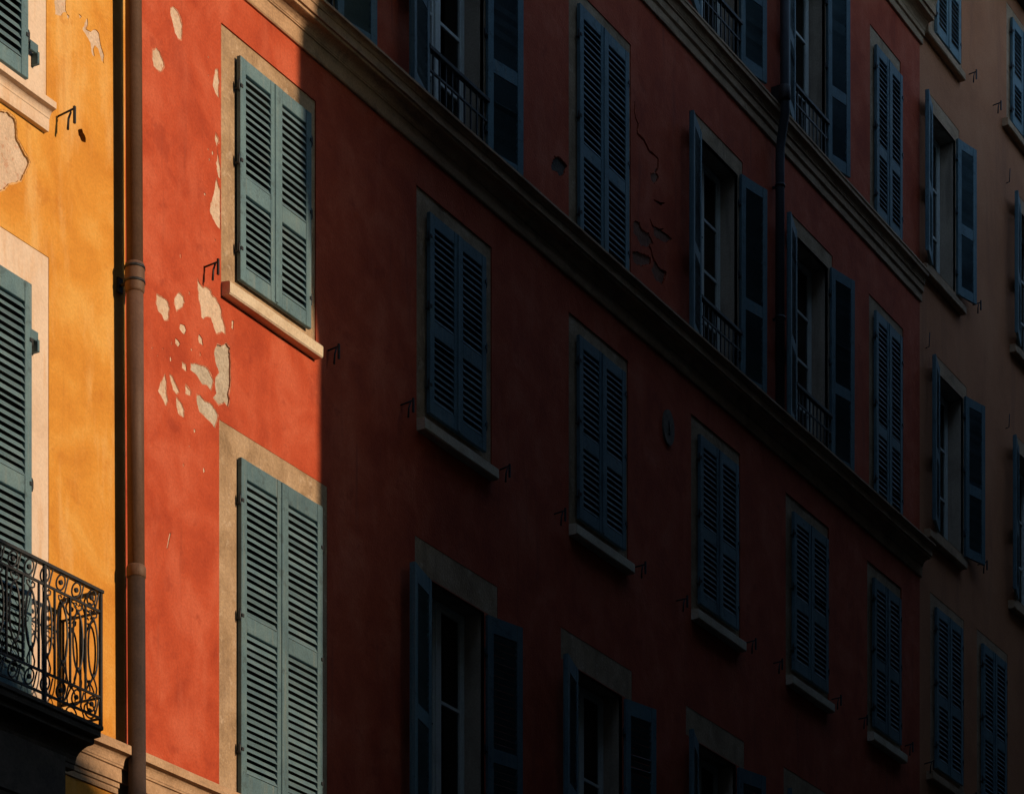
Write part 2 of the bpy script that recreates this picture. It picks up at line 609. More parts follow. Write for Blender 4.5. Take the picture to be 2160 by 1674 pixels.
def open_pair(parent, u0, u1, z0, z1, style, bulk=None, seed=0, left=168, right=169):
    w = (u1 - u0) / 2
    if left:
        leaf(parent, u0 - 0.02, z0, w, z1 - z0, style, -1, left, y=-0.035, bulk=bulk, seed=seed)
    if right:
        leaf(parent, u1 + 0.02, z0, w, z1 - z0, style, 1, right, y=-0.035, bulk=bulk, seed=seed + 1)


def latch(shutter, x, z):
    b = MB()
    b.tube([(x, -0.06, z - 0.10), (x, -0.06, z + 0.10)], 0.011, 6)
    b.box(x - 0.02, x + 0.02, -0.065, -0.041, z - 0.03, z + 0.03)
    b.tube([(x, -0.066, z), (x + 0.05, -0.09, z + 0.035), (x + 0.07, -0.09, z + 0.02)], 0.008, 6)
    return b.build('latch', M['iron'], shutter, world=False)


# ------------------------------------------------------------------ windows
def recess(parent, u0, u1, z0, z1, depth=0.30):
    """Plastered reveal of an opening, going into the wall, and the dim room behind it."""
    b = MB()
    a, e = 0.0005, depth
    b.quad((u0, a, z0), (u0, e, z0), (u0, e, z1), (u0, a, z1))
    b.quad((u1, a, z0), (u1, a, z1), (u1, e, z1), (u1, e, z0))
    b.quad((u0, a, z1), (u0, e, z1), (u1, e, z1), (u1, a, z1))
    b.quad((u0, a, z0), (u1, a, z0), (u1, e, z0), (u0, e, z0))
    r = b.build('reveal', M['reveal'], parent)
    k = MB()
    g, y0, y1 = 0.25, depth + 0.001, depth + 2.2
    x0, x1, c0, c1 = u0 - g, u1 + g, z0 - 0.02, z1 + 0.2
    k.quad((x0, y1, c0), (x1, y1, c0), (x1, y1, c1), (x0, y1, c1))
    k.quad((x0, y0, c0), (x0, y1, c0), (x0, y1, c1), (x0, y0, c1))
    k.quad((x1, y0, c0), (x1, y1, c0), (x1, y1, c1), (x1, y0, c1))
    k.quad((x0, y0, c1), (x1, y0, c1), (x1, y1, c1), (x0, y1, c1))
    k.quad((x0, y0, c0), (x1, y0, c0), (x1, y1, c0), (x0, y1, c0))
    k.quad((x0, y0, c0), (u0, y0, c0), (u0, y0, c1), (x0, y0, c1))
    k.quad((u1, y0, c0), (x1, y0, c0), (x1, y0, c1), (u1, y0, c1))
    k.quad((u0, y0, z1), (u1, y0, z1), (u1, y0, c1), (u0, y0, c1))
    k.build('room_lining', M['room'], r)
    return r


def casement(parent, u0, u1, z0, z1, rows=3, y=0.23, ajar=0.0):
    """Two glazed leaves with glazing bars; each pane is a sheet of its own."""
    fw = 0.045
    f = MB()
    f.box(u0, u0 + fw, y, y + 0.06, z0, z1, 0.004)
    f.box(u1 - fw, u1, y, y + 0.06, z0, z1, 0.004)
    f.box(u0 + fw, u1 - fw, y, y + 0.06, z1 - fw, z1, 0.004)
    f.box(u0 + fw, u1 - fw, y, y + 0.06, z0, z0 + 0.07, 0.004)
    um = (u0 + u1) / 2
    f.box(um - 0.045, um + 0.045, y - 0.012, y + 0.055, z0 + 0.07, z1 - fw, 0.006)
    panes = []
    for a, e in ((u0 + fw, um - 0.045), (um + 0.045, u1 - fw)):
        st = 0.035
        f.box(a, a + st, y + 0.008, y + 0.05, z0 + 0.07, z1 - fw)
        f.box(e - st, e, y + 0.008, y + 0.05, z0 + 0.07, z1 - fw)
        hh = (z1 - fw - z0 - 0.07) / rows
        for r in range(rows):
            c0 = z0 + 0.07 + hh * r
            c1 = c0 + hh
            f.box(a + st, e - st, y + 0.010, y + 0.048, c1 - 0.016 if r < rows - 1 else c1 - st, c1 + 0.016 if r < rows - 1 else c1)
            panes.append((a + st, e - st, c0 + 0.016, c1 - 0.016))
        f.box(a + st, e - st, y + 0.010, y + 0.048, z0 + 0.07, z0 + 0.11)
    o = f.build('casement', M['frame'], parent)
    for a, e, c0, c1 in panes:
        b = MB()
        b.box(a - 0.004, e + 0.004, y + 0.028, y + 0.032, c0 - 0.004, c1 + 0.004)
        b.build('pane', M['glass'], o)
    return o


def window_rail(parent, u0, u1, z0, h=0.62, y=-0.02):
    b = MB()
    b.box(u0 - 0.04, u1 + 0.04, y - 0.028, y + 0.022, z0 + h, z0 + h + 0.045, 0.006)
    b.box(u0 - 0.03, u1 + 0.03, y - 0.010, y + 0.010, z0 + h - 0.20, z0 + h - 0.18)
    b.box(u0 - 0.03, u1 + 0.03, y - 0.010, y + 0.010, z0 + 0.06, z0 + 0.08)
    o = b.build('window_rail', M['iron'], parent)
    n = int((u1 - u0) / 0.11)
    bar = None
    for i in range(n):
        x = u0 + (i + 0.5) * (u1 - u0) / n
        if bar is None:
            bb = MB()
            bb.box(-0.008, 0.008, -0.008, 0.008, 0.0, h)
            bar = bb.mesh('bar', M['iron'])
        d = link('bar', bar, o)
        d.location = (x, y, z0)
    return o


def sill_block(parent, surround, u0, u1, zt, h=0.112, out=0.095, mat='sill'):
    b = MB()
    b.extrude_profile([(-0.015, zt - h), (out - 0.012, zt - h), (out, zt - h + 0.012), (out, zt - 0.010), (out - 0.010, zt), (-0.015, zt + 0.012)], u0, u1)
    return b.build('sill', M[mat], surround or parent)


def hook(parent, u, h, flip=1, out=0.13):
    """Wall hook that holds an open shutter: arm, upright stop and hanging catch."""
    b = MB()
    out *= random.uniform(0.85, 1.12)
    h += random.uniform(-0.015, 0.015)
    b.tube([(u, 0.02, h - 0.006), (u, -out, h + random.uniform(-0.004, 0.016))], 0.008, 6)
    b.box(u - 0.009, u + 0.009, -out - 0.010, -out + 0.008, h - 0.105, h + 0.030)
    b.tube([(u + 0.008, -out * 0.75, h), (u - 0.012 * flip, -out * 0.70, h - 0.06), (u - 0.02 * flip, -out * 0.70, h - 0.15)], [0.008, 0.009, 0.011], 6)
    return b.build('shutter_hook', M['iron'], parent)


def moulding(parent, name, prof, u0, u1, mat='cornice', seg=None):
    b = MB()
    b.extrude_profile(prof, u0, u1)
    return b.build(name, M[mat], parent)


def cove(o0, h0, o1, h1, n=6, convex=False):
    """Quarter-round between two profile points."""
    out = []
    for i in range(n + 1):
        a = math.pi / 2 * i / n
        k, j = (1 - math.cos(a), math.sin(a)) if not convex else (math.sin(a), 1 - math.cos(a))
        out.append((o0 + (o1 - o0) * k, h0 + (h1 - h0) * j))
    return out


# outlines of flaked plaster and cracks, in metres along the front and above the street
PTS = {
    'Y_pale_streak':[(16.99, 14.406), (16.999, 14.304), (17.067, 14.332), (17.116, 14.388), (17.175, 14.379), (17.155, 14.338), (17.126, 14.412), (17.136, 14.544), (16.999, 14.474)],
    'Y_forked':[(17.393, 14.482), (17.403, 14.436), (17.383, 14.381), (17.443, 14.391), (17.504, 14.44), (17.544, 14.428), (17.564, 14.348), (17.605, 14.277), (17.605, 14.213), (17.574, 14.224), (17.534, 14.294), (17.493, 14.3), (17.477, 14.267), (17.483, 14.205), (17.453, 14.21), (17.433, 14.296), (17.373, 14.331), (17.333, 14.356), (17.363, 14.409)],
    'Y_fleck':[(17.288, 14.455), (17.323, 14.453), (17.303, 14.424)],
    'Y_big':[(15.976, 13.072), (16.339, 13.23), (16.422, 13.263), (16.505, 13.259), (16.533, 13.222), (16.543, 13.103), (16.618, 13.05), (16.687, 12.995), (16.646, 12.902), (16.589, 12.802), (16.505, 12.751), (16.449, 12.714), (16.394, 12.652), (16.339, 12.609), (15.976, 12.466)],
    'Y_hole':[(17.274, 13.517), (17.323, 13.552), (17.373, 13.499), (17.373, 13.46), (17.323, 13.45), (17.284, 13.483)],
    'R0':[(18.487, 15.102), (18.531, 15.137), (18.585, 15.124), (18.629, 15.086), (18.651, 15.043), (18.64, 14.917), (18.596, 14.902), (18.553, 14.934), (18.531, 14.997), (18.498, 15.047)],
    'R1':[(18.25, 14.625), (18.293, 14.673), (18.336, 14.667), (18.39, 14.607), (18.401, 14.579), (18.368, 14.523), (18.325, 14.503), (18.261, 14.511), (18.25, 14.566)],
    'R2':[(19.121, 14.9), (19.155, 14.917), (19.171, 14.808), (19.162, 14.77), (19.171, 14.671), (19.121, 14.695), (19.087, 14.741), (19.098, 14.814)],
    'R3':[(19.114, 14.35), (19.155, 14.328), (19.171, 14.301), (19.132, 14.243), (19.114, 14.303)],
    'R4':[(19.148, 14.229), (19.167, 14.149), (19.189, 14.077), (19.189, 13.988), (19.155, 13.993), (19.132, 14.092), (19.148, 14.14)],
    'R5':[(19.132, 13.962), (19.167, 13.902), (19.189, 13.885), (19.189, 13.556), (19.155, 13.555), (19.087, 13.593), (19.041, 13.642), (19.053, 13.715), (19.098, 13.803)],
    'R6':[(18.868, 12.985), (18.906, 12.953), (18.951, 12.945), (19.008, 12.968), (19.053, 12.959), (19.075, 12.928), (19.121, 12.926), (19.178, 12.888), (19.201, 12.856), (19.201, 12.815), (19.247, 12.737), (19.263, 12.675), (19.201, 12.671), (19.132, 12.623), (19.087, 12.673), (19.053, 12.734), (18.985, 12.714), (18.951, 12.68), (18.922, 12.688), (18.913, 12.766), (18.891, 12.811), (18.873, 12.912)],
    'R7':[(18.304, 12.623), (18.368, 12.63), (18.444, 12.621), (18.476, 12.574), (18.455, 12.472), (18.401, 12.443), (18.379, 12.481), (18.325, 12.492), (18.3, 12.542)],
    'R8':[(18.607, 12.762), (18.662, 12.751), (18.678, 12.71), (18.651, 12.659), (18.574, 12.594), (18.542, 12.647), (18.553, 12.699)],
    'R9':[(18.618, 12.504), (18.684, 12.517), (18.706, 12.486), (18.684, 12.437), (18.64, 12.439), (18.612, 12.461)],
    'R10':[(18.557, 12.359), (18.596, 12.355), (18.625, 12.339), (18.596, 12.294), (18.553, 12.31)],
    'R11':[(18.884, 12.524), (18.929, 12.501), (18.945, 12.446), (18.884, 12.449), (18.873, 12.478)],
    'R12':[(19.355, 12.829), (19.385, 12.835), (19.374, 12.747), (19.35, 12.765)],
    'R13':[(19.144, 12.539), (19.212, 12.552), (19.281, 12.6), (19.327, 12.584), (19.339, 12.416), (19.332, 12.248), (19.304, 12.169), (19.327, 12.129), (19.304, 12.059), (19.247, 12.078), (19.167, 12.027), (19.087, 12.058), (19.132, 12.117), (19.11, 12.19), (19.121, 12.242), (19.178, 12.306), (19.132, 12.349), (19.098, 12.445)],
    'R14':[(18.773, 12.229), (18.85, 12.253), (18.985, 12.278), (19.041, 12.253), (19.087, 12.195), (19.053, 12.107), (18.996, 12.133), (18.929, 12.114), (18.862, 12.162), (18.773, 12.168)],
    'R15':[(18.857, 11.991), (18.906, 12.003), (18.951, 11.98), (19.053, 11.991), (19.121, 11.962), (19.153, 11.933), (19.132, 11.857), (19.11, 11.807), (19.053, 11.834), (18.985, 11.843), (18.895, 11.864), (18.857, 11.93)],
    'R16':[(18.411, 11.988), (18.433, 11.943), (18.429, 11.848), (18.455, 11.791), (18.422, 11.739), (18.39, 11.78), (18.325, 11.822), (18.357, 11.901)],
    'R17':[(18.476, 12.026), (18.52, 12.017), (18.574, 11.957), (18.603, 11.928), (18.574, 11.89), (18.531, 11.914), (18.498, 11.968)],
    'R18':[(18.651, 12.195), (18.7, 12.187), (18.706, 12.136), (18.651, 12.141)],
    'R19':[(18.574, 11.863), (18.629, 11.844), (18.678, 11.795), (18.673, 11.733), (18.596, 11.738), (18.574, 11.81)],
    'R20':[(18.695, 12.024), (18.739, 12.0), (18.768, 11.991), (18.762, 11.955), (18.7, 11.938)],
    'R21':[(18.478, 10.691), (18.494, 10.69), (18.449, 10.545), (18.436, 10.547)],
    'chip':[(24.947, 16.714), (25.047, 16.851), (25.115, 16.882), (25.302, 16.875), (25.25, 16.768), (25.149, 16.689), (25.047, 16.693), (24.98, 16.663)],
    'flake':[(26.762, 16.593), (26.93, 16.647), (27.194, 16.707), (27.213, 16.644), (26.967, 16.505), (26.78, 16.479)],
    'C0':[(26.817, 18.262), (26.81, 18.145), (26.836, 18.087), (26.892, 18.052), (26.873, 17.938), (27.042, 17.928), (27.156, 17.874), (27.27, 17.882), (27.385, 17.873), (27.366, 17.757), (27.309, 17.696), (27.29, 17.581)],
    'C1':[(27.175, 17.123), (27.251, 17.068), (27.385, 17.09), (27.501, 17.15)],
    'C2':[(27.005, 16.89), (27.099, 16.825), (27.194, 16.795), (27.29, 16.677), (27.347, 16.594)],
    'C3':[(27.362, 17.892), (27.37, 17.771), (27.3, 17.711), (27.321, 17.605)],
    'C4':[(27.279, 17.376), (27.445, 17.411), (27.529, 17.457)],
    'C5':[(27.279, 17.07), (27.445, 17.094), (27.697, 17.125)],
    'C6':[(27.279, 16.725), (27.403, 16.644), (27.571, 16.695), (27.529, 16.581)],
    'F0':[(26.788, 16.928), (26.93, 16.981), (26.986, 16.917), (27.156, 16.956), (27.251, 16.891), (27.118, 16.781), (26.967, 16.742), (26.873, 16.781), (26.78, 16.793)],
    'F1':[(27.279, 17.079), (27.466, 17.112), (27.718, 17.14), (27.571, 17.023), (27.403, 16.989), (27.279, 16.974)],
    'F2':[(27.175, 17.636), (27.309, 17.705), (27.385, 17.695), (27.309, 17.572), (27.213, 17.564)],
    'F3':[(27.3, 16.715), (27.424, 16.662), (27.55, 16.667), (27.487, 16.525), (27.321, 16.494), (27.217, 16.566)],
}

# ------------------------------------------------------------------ the street and the houses across it
def ground():
    b = MB()
    b.quad((-600, -600, 0), (600, -600, 0), (600, 600, 0), (-600, 600, 0))
    o = b.build('street', M['asphalt'])
    o['kind'] = 'structure'


ground()


def house_shell(parent, u0, u1, top, depth=11.0, mat='ochre', roof=2.6, y0=0.031):
    """Side walls, back and roof behind a front."""
    b = MB()
    b.quad((u0, y0, 0), (u0, depth, 0), (u0, depth, top), (u0, y0, top))
    b.quad((u1, y0, 0), (u1, y0, top), (u1, depth, top), (u1, depth, 0))
    b.quad((u0, depth, 0), (u1, depth, 0), (u1, depth, top), (u0, depth, top))
    b.build('side_walls', M[mat], parent)
    r = MB()
    ym = (depth - 0.5) / 2
    r.quad((u0, -0.5, top + 0.02), (u1, -0.5, top + 0.02), (u1, ym, top + roof), (u0, ym, top + roof))
    r.quad((u0, ym, top + roof), (u1, ym, top + roof), (u1, depth + 0.4, top), (u0, depth + 0.4, top))
    r.quad((u0, -0.5, top + 0.02), (u0, ym, top + roof), (u0, depth + 0.4, top))
    r.quad((u1, -0.5, top + 0.02), (u1, depth + 0.4, top), (u1, ym, top + roof))
    r.quad((u0, -0.5, top + 0.015), (u0, 0.03, top + 0.015), (u1, 0.03, top + 0.015), (u1, -0.5, top + 0.015))
    r.build('roof', M['tile'], parent)


def opposite_block(t, corner, yf, yb, u_far, top, step=None, back=0.0):
    """Plain tall block with shuttered windows; corner = the end that the sunlight passes."""
    b = MB()
    plan = lambda u: [(u, yf), (u_far, yf), (u_far, yb), (u + back, yb)]
    z = [(0, corner), (top, corner)] if not step else [(0, corner), (step[0], corner), (step[1], corner + step[2]), (top, corner + step[2])]
    for (z0, ua), (z1, ub) in zip(z, z[1:]):
        p, q = plan(ua), plan(ub)
        for i in range(4):
            j = (i + 1) % 4
            b.quad((*p[i], z0), (*p[j], z0), (*q[j], z1), (*q[i], z1))
    b.quad(*[(*p, top) for p in plan(z[-1][1])])
    b.build('wall', M['opposite'], t)
    d = 1 if u_far > corner else -1
    me = None
    for k in range(int(abs(u_far - corner) / 3.2) - 1):
        for f in range(int(top / 3.6) - 1):
            if me is None:
                w = MB()
                for q in (0, 1):
                    w.box(-0.55 + 0.56 * q, -0.01 + 0.56 * q, 0.002, 0.04, 0, 2.0, 0.01)
                me = w.mesh('shutter', M['shutter'])
            o = link('shutter', me, t)
            o.location = (corner + d * (2.2 + k * 3.2), yf, 2.6 + f * 3.6)
            o.rotation_euler = (0, 0, 0)


def added_eaves(t, u0, u1, y0, y1, z):
    """Deep unseen overhang with boards, added to cut sky light low on the wall."""
    b = MB()
    b.box(u0, u1, -18.0, y1, z, z + 0.16)
    b.build('added_eaves', M['pipe_dark'], t)
    me = None
    n = int((u1 - u0) / 0.8)
    for k in range(n):
        if me is None:
            r = MB()
            r.box(-0.06, 0.06, y0 + 0.002, y1 - 0.06, -0.16, -0.002)
            me = r.mesh('rafter', M['pipe_dark'])
        o = link('rafter', me, t)
        o.location = (u0 + (k + 0.5) * (u1 - u0) / n, 0, z)


def opposite_tall():
    """Tall houses on the other side of the street: the corner throws the long shadow edge, roof heights are stepped to shape sky light."""
    t = thing('town_house', 'dark brown house across the street, nearest the sunlit gap', 'house', (25, -12, 0))
    opposite_block(t, 20.68 + KX * 7.4, -7.4, -18.0, 27.5, 20.8, (14.9, 16.4, -0.33), back=2.6)
    added_eaves(t, 21.15, 27.5, -7.4, -5.4, 20.81)
    t = thing('town_house', 'middle one of three dark brown houses facing the red house', 'house', (30, -12, 0))
    opposite_block(t, 27.51, -5.7, -18.0, 33.5, 23.55)
    added_eaves(t, 27.51, 33.5, -5.7, -4.1, 23.56)
    t = thing('town_house', 'tallest of three dark brown houses facing the red house', 'house', (45, -12, 0))
    opposite_block(t, 33.51, -7.4, -18.0, 66.0, 27.6)
    t = thing('added_tall_house', 'unseen tall house across the street, added to block sky', 'house', (0, -22, 0))  # unseen, put in to cut sky light from the left
    opposite_block(t, 15.9 + KX * 16.5, -16.5, -27.0, -30.0, 42.0, back=0.2)

    b = MB()  # unseen wing added above the gap to cut sky light
    b.box(15.9 + KX * 16.5 + 0.05, 21.9, -18.2, -17.05, 21.1, 41.5)
    b.build('sky_blocker_wing', M['opposite'], t)
    t = thing('added_end_house', 'unseen tall house added at the near end to block sky', 'house', (-8, -8, 0))  # unseen, put in behind the camera to cut sky light
    b = MB()
    b.box(-14.0, -1.6, -16.4, 6.0, 0, 37.0)
    b.build('wall', M['opposite'], t)
    b = MB()
    b.box(-14.3, -1.4, -16.4, 6.3, 37.01, 37.4)
    b.build('roof_edge', M['pipe_dark'], t)
    t = thing('added_end_house', 'unseen house added at the far end to block low sky', 'house', (64, -3, 0))  # unseen, put in to cut low sky light from the right
    b = MB()
    b.box(58.0, 65.9, -7.3, 8.0, 0, 29.0)
    b.build('wall', M['opposite'], t)
    b = MB()
    b.box(57.8, 66.0, -7.3, 8.3, 29.01, 29.4)
    b.build('roof_edge', M['pipe_dark'], t)


def opposite_low():
    """Low house squeezed between them: its roof slope shades the foot of the yellow house."""
    t = thing('low_house', 'low house with a sloping roof across the street, between two tall houses', 'house', (19, -21, 0))
    d, sl = 17.0, 0.55
    px, pz = 17.31 + KX * d, 8.36 + KZ * d
    el, er = 15.9 + KX * 16.5 + 0.22, 23.0
    fx = px + 0.55                                           # beyond here a level run is added to block low sky
    lz, rz = pz + (px - el) * sl, pz - (fx - px) * sl
    b = MB()
    g = [(el, 0), (er, 0), (er, rz), (fx, rz), (el, lz)]
    b.quad(*[(x, -d, z) for x, z in g])
    b.quad(*[(x, -22.0, z) for x, z in g])
    b.quad((el, -d, 0), (el, -d, lz), (el, -22, lz), (el, -22, 0))
    b.quad((er, -d, 0), (er, -d, rz), (er, -22, rz), (er, -22, 0))
    b.build('wall', M['opposite'], t)
    r = MB()
    up = Vector((0, 0, 0.10))
    for (x0, z0), (x1, z1) in (((el, lz), (fx, rz)), ((fx, rz), (er, rz))):
        q = [Vector((x0, -d + 0.05, z0 + 0.003)), Vector((x1, -d + 0.05, z1 + 0.003)), Vector((x1, -22.1, z1 + 0.003)), Vector((x0, -22.1, z0 + 0.003))]
        r.quad(*q)
        r.quad(*[p + up for p in q])
        r.quad(q[0], q[1], q[1] + up, q[0] + up)
        r.quad(q[2], q[3], q[3] + up, q[2] + up)
    r.build('roof', M['tile'], t)


KX, KZ = SUN.x / -SUN.y, SUN.z / -SUN.y
opposite_tall()
opposite_low()

# ------------------------------------------------------------------ yellow house
BND = 17.88                                                    # where yellow meets red
yh = thing('yellow_house', 'sunlit yellow house with peach window surrounds and iron balcony', 'house', (14.0, 0, 0))
yreg = [
    (rect(15.10, 16.89, 13.50, 16.30), 'window_surround', M['peach'], 0.006),
    (rect(15.42, 16.55, 13.62, 15.95), None, None, 0),
    (rect(15.15, 16.92, 8.60, 12.34), 'window_surround', M['peach'], 0.006),
    (rect(15.42, 16.58, 8.70, 11.95), None, None, 0),
]
for k, v in PTS.items():
    if k.startswith('Y_'):
        if k == 'Y_hole':
            yreg.append((ragged(v, 0.03, 0.006), 'hole', M['hollow'], 0.05))
        elif k == 'Y_big':
            yreg.append((ragged(swollen(v, 0.014, 2.0), 0.03, 0.008), 'paint_edge', M['worn_yellow'], 0.004))
            yreg.append((ragged(v, 0.04, 0.010), 'plaster_patch', M['patch'], 0.022))
        else:
            yreg.append((ragged(v, 0.03, 0.008), 'plaster_patch', M['patch'], 0.006))
fills = make_wall(yh, M['yellow'], 9.0, BND, 0, 21.0, yreg, edge=0.06)
house_shell(yh, 9.0, BND, 21.0, mat='yellow', y0=0.061)
ysur = {k: o for k, o in fills}
recess(yh, 15.42, 16.55, 13.62, 15.95)
recess(yh, 15.42, 16.58, 8.70, 11.95)
closed_pair(yh, 15.38, 16.62, 13.60, 15.98, 'low', seed=3)
closed_pair(yh, 15.38, 16.66, 8.70, 12.01, 'tall', seed=6)
# moulded sill of the upper window
prof = [(-0.01, 13.30), (0.045, 13.30), (0.05, 13.33), (0.05, 13.395)] + cove(0.055, 13.40, 0.105, 13.45) + [(0.125, 13.455), (0.125, 13.505), (0.115, 13.512), (-0.01, 13.52)]
moulding(ysur[0], 'sill', prof, 15.14, 16.865, 'peach')
for hz in (13.88, 11.62):                                        # iron brackets beside the shutters
    b = MB()
    b.box(16.64, 16.735, -0.050, -0.028, hz - 0.035, hz + 0.04, 0.004)
    b.box(16.715, 16.74, -0.060, 0.008, hz - 0.115, hz - 0.02, 0.004)
    b.build('hinge_bracket', M['shutter'], yh)
hook(yh, 17.03, 13.53, out=0.17)

# string course shared by both fronts, at balcony height
DPROF = [(-0.01, 8.30), (0.020, 8.30), (0.020, 8.345), (0.035, 8.35), (0.035, 8.385), (0.055, 8.39), (0.055, 8.50), (0.070, 8.505), (0.070, 8.52)] + \
    cove(0.075, 8.525, 0.125, 8.60) + [(0.150, 8.605), (0.150, 8.675), (0.142, 8.682), (-0.01, 8.70)]
moulding(yh, 'string_course', DPROF, 9.0, BND - 0.001)


def balcony():
    u0, u1, out = 15.02, 17.07, 0.40
    zt = 8.60
    prof = [(0.056, zt - 0.30), (0.13, zt - 0.30), (0.13, zt - 0.26)] + cove(0.14, zt - 0.255, 0.30, zt - 0.13, 7) + \
        [(0.33, zt - 0.125), (0.33, zt - 0.085), (0.40, zt - 0.08), (0.40, zt - 0.035), (0.425, zt - 0.03), (0.425, zt), (0.056, zt)]
    b = MB()
    b.extrude_profile(prof, u0 - 0.02, u1 + 0.005)
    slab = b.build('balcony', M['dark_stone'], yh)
    c = MB()                                                     # added dark block, stands in for the shadow under the slab
    pr = [(0.0, 7.05), (0.06, 7.06), (0.06, 7.16)] + cove(0.07, 7.17, 0.22, 7.75, 8) + [(0.27, 7.76), (0.27, 7.86), (0.30, 7.87), (0.30, 8.298), (0.0, 8.298)]
    c.extrude_profile(pr, u0 + 0.25, 16.76)
    c.build('balcony_shade_block', M['dark_stone'], slab)
    # railing: rails and posts, then every bar, oval and scroll on its own
    top, r2, r3, bot = 9.665, 9.505, 8.83, 8.665
    f = MB()
    y = -out
    f.box(u0 - 0.02, u1 + 0.018, y - 0.022, y + 0.022, top - 0.012, top + 0.012)
    for z in (r2, r3, bot):
        f.box(u0, u1, y - 0.008, y + 0.008, z - 0.009, z + 0.009)
    for x in (u0, u1):
        f.box(x - 0.018, x + 0.018, y + 0.022, 0.012, top - 0.011, top + 0.011)
        for z in (r2, r3, bot):
            f.box(x - 0.008, x + 0.008, y + 0.008, 0.012, z - 0.0085, z + 0.0085)
    for x in (u0, u1):
        f.box(x - 0.012, x + 0.012, y - 0.012, y + 0.012, zt, top - 0.012)
    for x in (u0 + 0.68, u0 + 1.37):
        f.box(x - 0.014, x + 0.014, y - 0.014, y + 0.0078, zt, top - 0.013)
    rail = f.build('balcony_railing', M['iron'], yh)

    bm_ = MB()
    bm_.box(-0.0075, 0.0075, -0.0075, 0.0075, r3, r2)
    bar = bm_.mesh('bar', M['iron'])

    def ellipse(cx, cz, a, b_, n=20):
        return [(cx + a * math.cos(2 * math.pi * i / n), 0, cz + b_ * math.sin(2 * math.pi * i / n)) for i in range(n)]

    ov = MB()                                                    # tall oval with scrolls above and below
    ov.tube(ellipse(0, 9.19, 0.060, 0.225, 24), 0.0085, 5, closed=True)
    for g in (1, -1):
        ov.tube([(0, 0, 9.415), (g * 0.016, 0, 9.435), (g * 0.042, 0, 9.450), (g * 0.046, 0, 9.474), (g * 0.020, 0, 9.484), (g * 0.010, 0, 9.466)], 0.007, 5)
        ov.tube([(0, 0, 8.965), (g * 0.024, 0, 8.93), (g * 0.044, 0, 8.885), (g * 0.038, 0, 8.845)], 0.007, 5)
    ov.tube([(0, 0, 9.40), (0, 0, 9.435)], 0.015, 6)
    ov.tube([(0, 0, 8.95), (0, 0, 8.985)], 0.014, 6)
    oval = ov.mesh('oval', M['iron'])

    sc = MB()                                                    # scroll band piece: slanted eye with a rosette
    eye = []
    for q in range(18):
        an = 2 * math.pi * q / 18
        x, z = 0.050 * math.cos(an), 0.064 * math.sin(an)
        eye.append((x + z * 0.35, 0, z))
    sc.tube(eye, 0.0075, 5, closed=True)
    sc.tube([(0.050, 0, -0.064), (0.062, 0, -0.03), (0.078, 0, 0.02), (0.092, 0, 0.064)], 0.007, 5)
    sc.tube([(0.0, -0.010, 0.0), (0.0, 0.010, 0.0)], 0.019, 8)
    scroll = sc.mesh('scroll', M['iron'])

    def put(me, name, x, yy, z, rot=0.0, sx=1.0):
        d = link(name, me, rail)
        d.location = (x, yy, z)
        d.rotation_euler = (0, 0, rot)
        d.scale = (sx, 1, 1)

    n = 11
    w = (u1 - u0) / n
    for i in range(n):
        x = u0 + (i + 0.5) * w
        put(oval, 'oval', x, y, 0)
        if i:
            put(bar, 'bar', u0 + i * w, y, 0)
        put(scroll, 'scroll', x - 0.02, y, (top + r2) / 2 - 0.002)
        put(scroll, 'scroll', x - 0.02, y, (r3 + bot) / 2)
    for x in (u0, u1):
        for i in range(2):
            yy = y + 0.02 + (i + 0.5) * 0.185
            put(oval, 'oval', x, yy, 0, math.pi / 2)
            put(bar, 'bar', x, y + 0.02 + (i + 1) * 0.185 - (0.01 if i == 1 else 0), 0)
            put(scroll, 'scroll', x, yy, (top + r2) / 2 - 0.002, math.pi / 2)
            put(scroll, 'scroll', x, yy, (r3 + bot) / 2, math.pi / 2)


balcony()

# ------------------------------------------------------------------ red house
REND = 35.08
rh = thing('red_house', 'long red house with blue-green louvred shutters, mostly in shadow', 'house', (26.5, 0, 0))
rbulk = MB()
# (shutter left, shutter right, surround left, surround right)
row_low = [(19.42, 20.50, 19.20, 20.64), (22.51, 23.57, 22.34, 23.75), (25.49, 26.53, 25.33, 26.66),
           (28.34, 29.36, 28.19, 29.48), (30.91, 31.95, 30.76, 32.05), (33.42, 34.34, 33.28, 34.44)]
row_tall = [(22.58, 23.60, 22.31, 23.86), (25.50, 26.52, 25.16, 26.75), (28.34, 29.36, 28.06, 29.59), (30.92, 31.92, 30.70, 32.10)]
row_m_closed = [(25.50, 26.60, 25.33, 26.72), (33.48, 34.38, 33.34, 34.50)]
row_m_open = [(19.90, 20.92), (22.55, 23.60), (28.42, 29.42), (31.04, 32.04)]
row_n_open = [(28.42, 29.42), (31.00, 31.95)]
reg = []
sur_at = {}


def ring(a, e, z0, z1, oa, oe, oz0, oz1, depth=0.012, name='window_surround', mat=None):
    reg.append((rect(a, e, z0, z1), name, mat or M['stone'], depth))
    sur_at[(a, z0)] = len(reg) - 1
    reg.append((rect(oa, oe, oz0, oz1), None, None, 0))


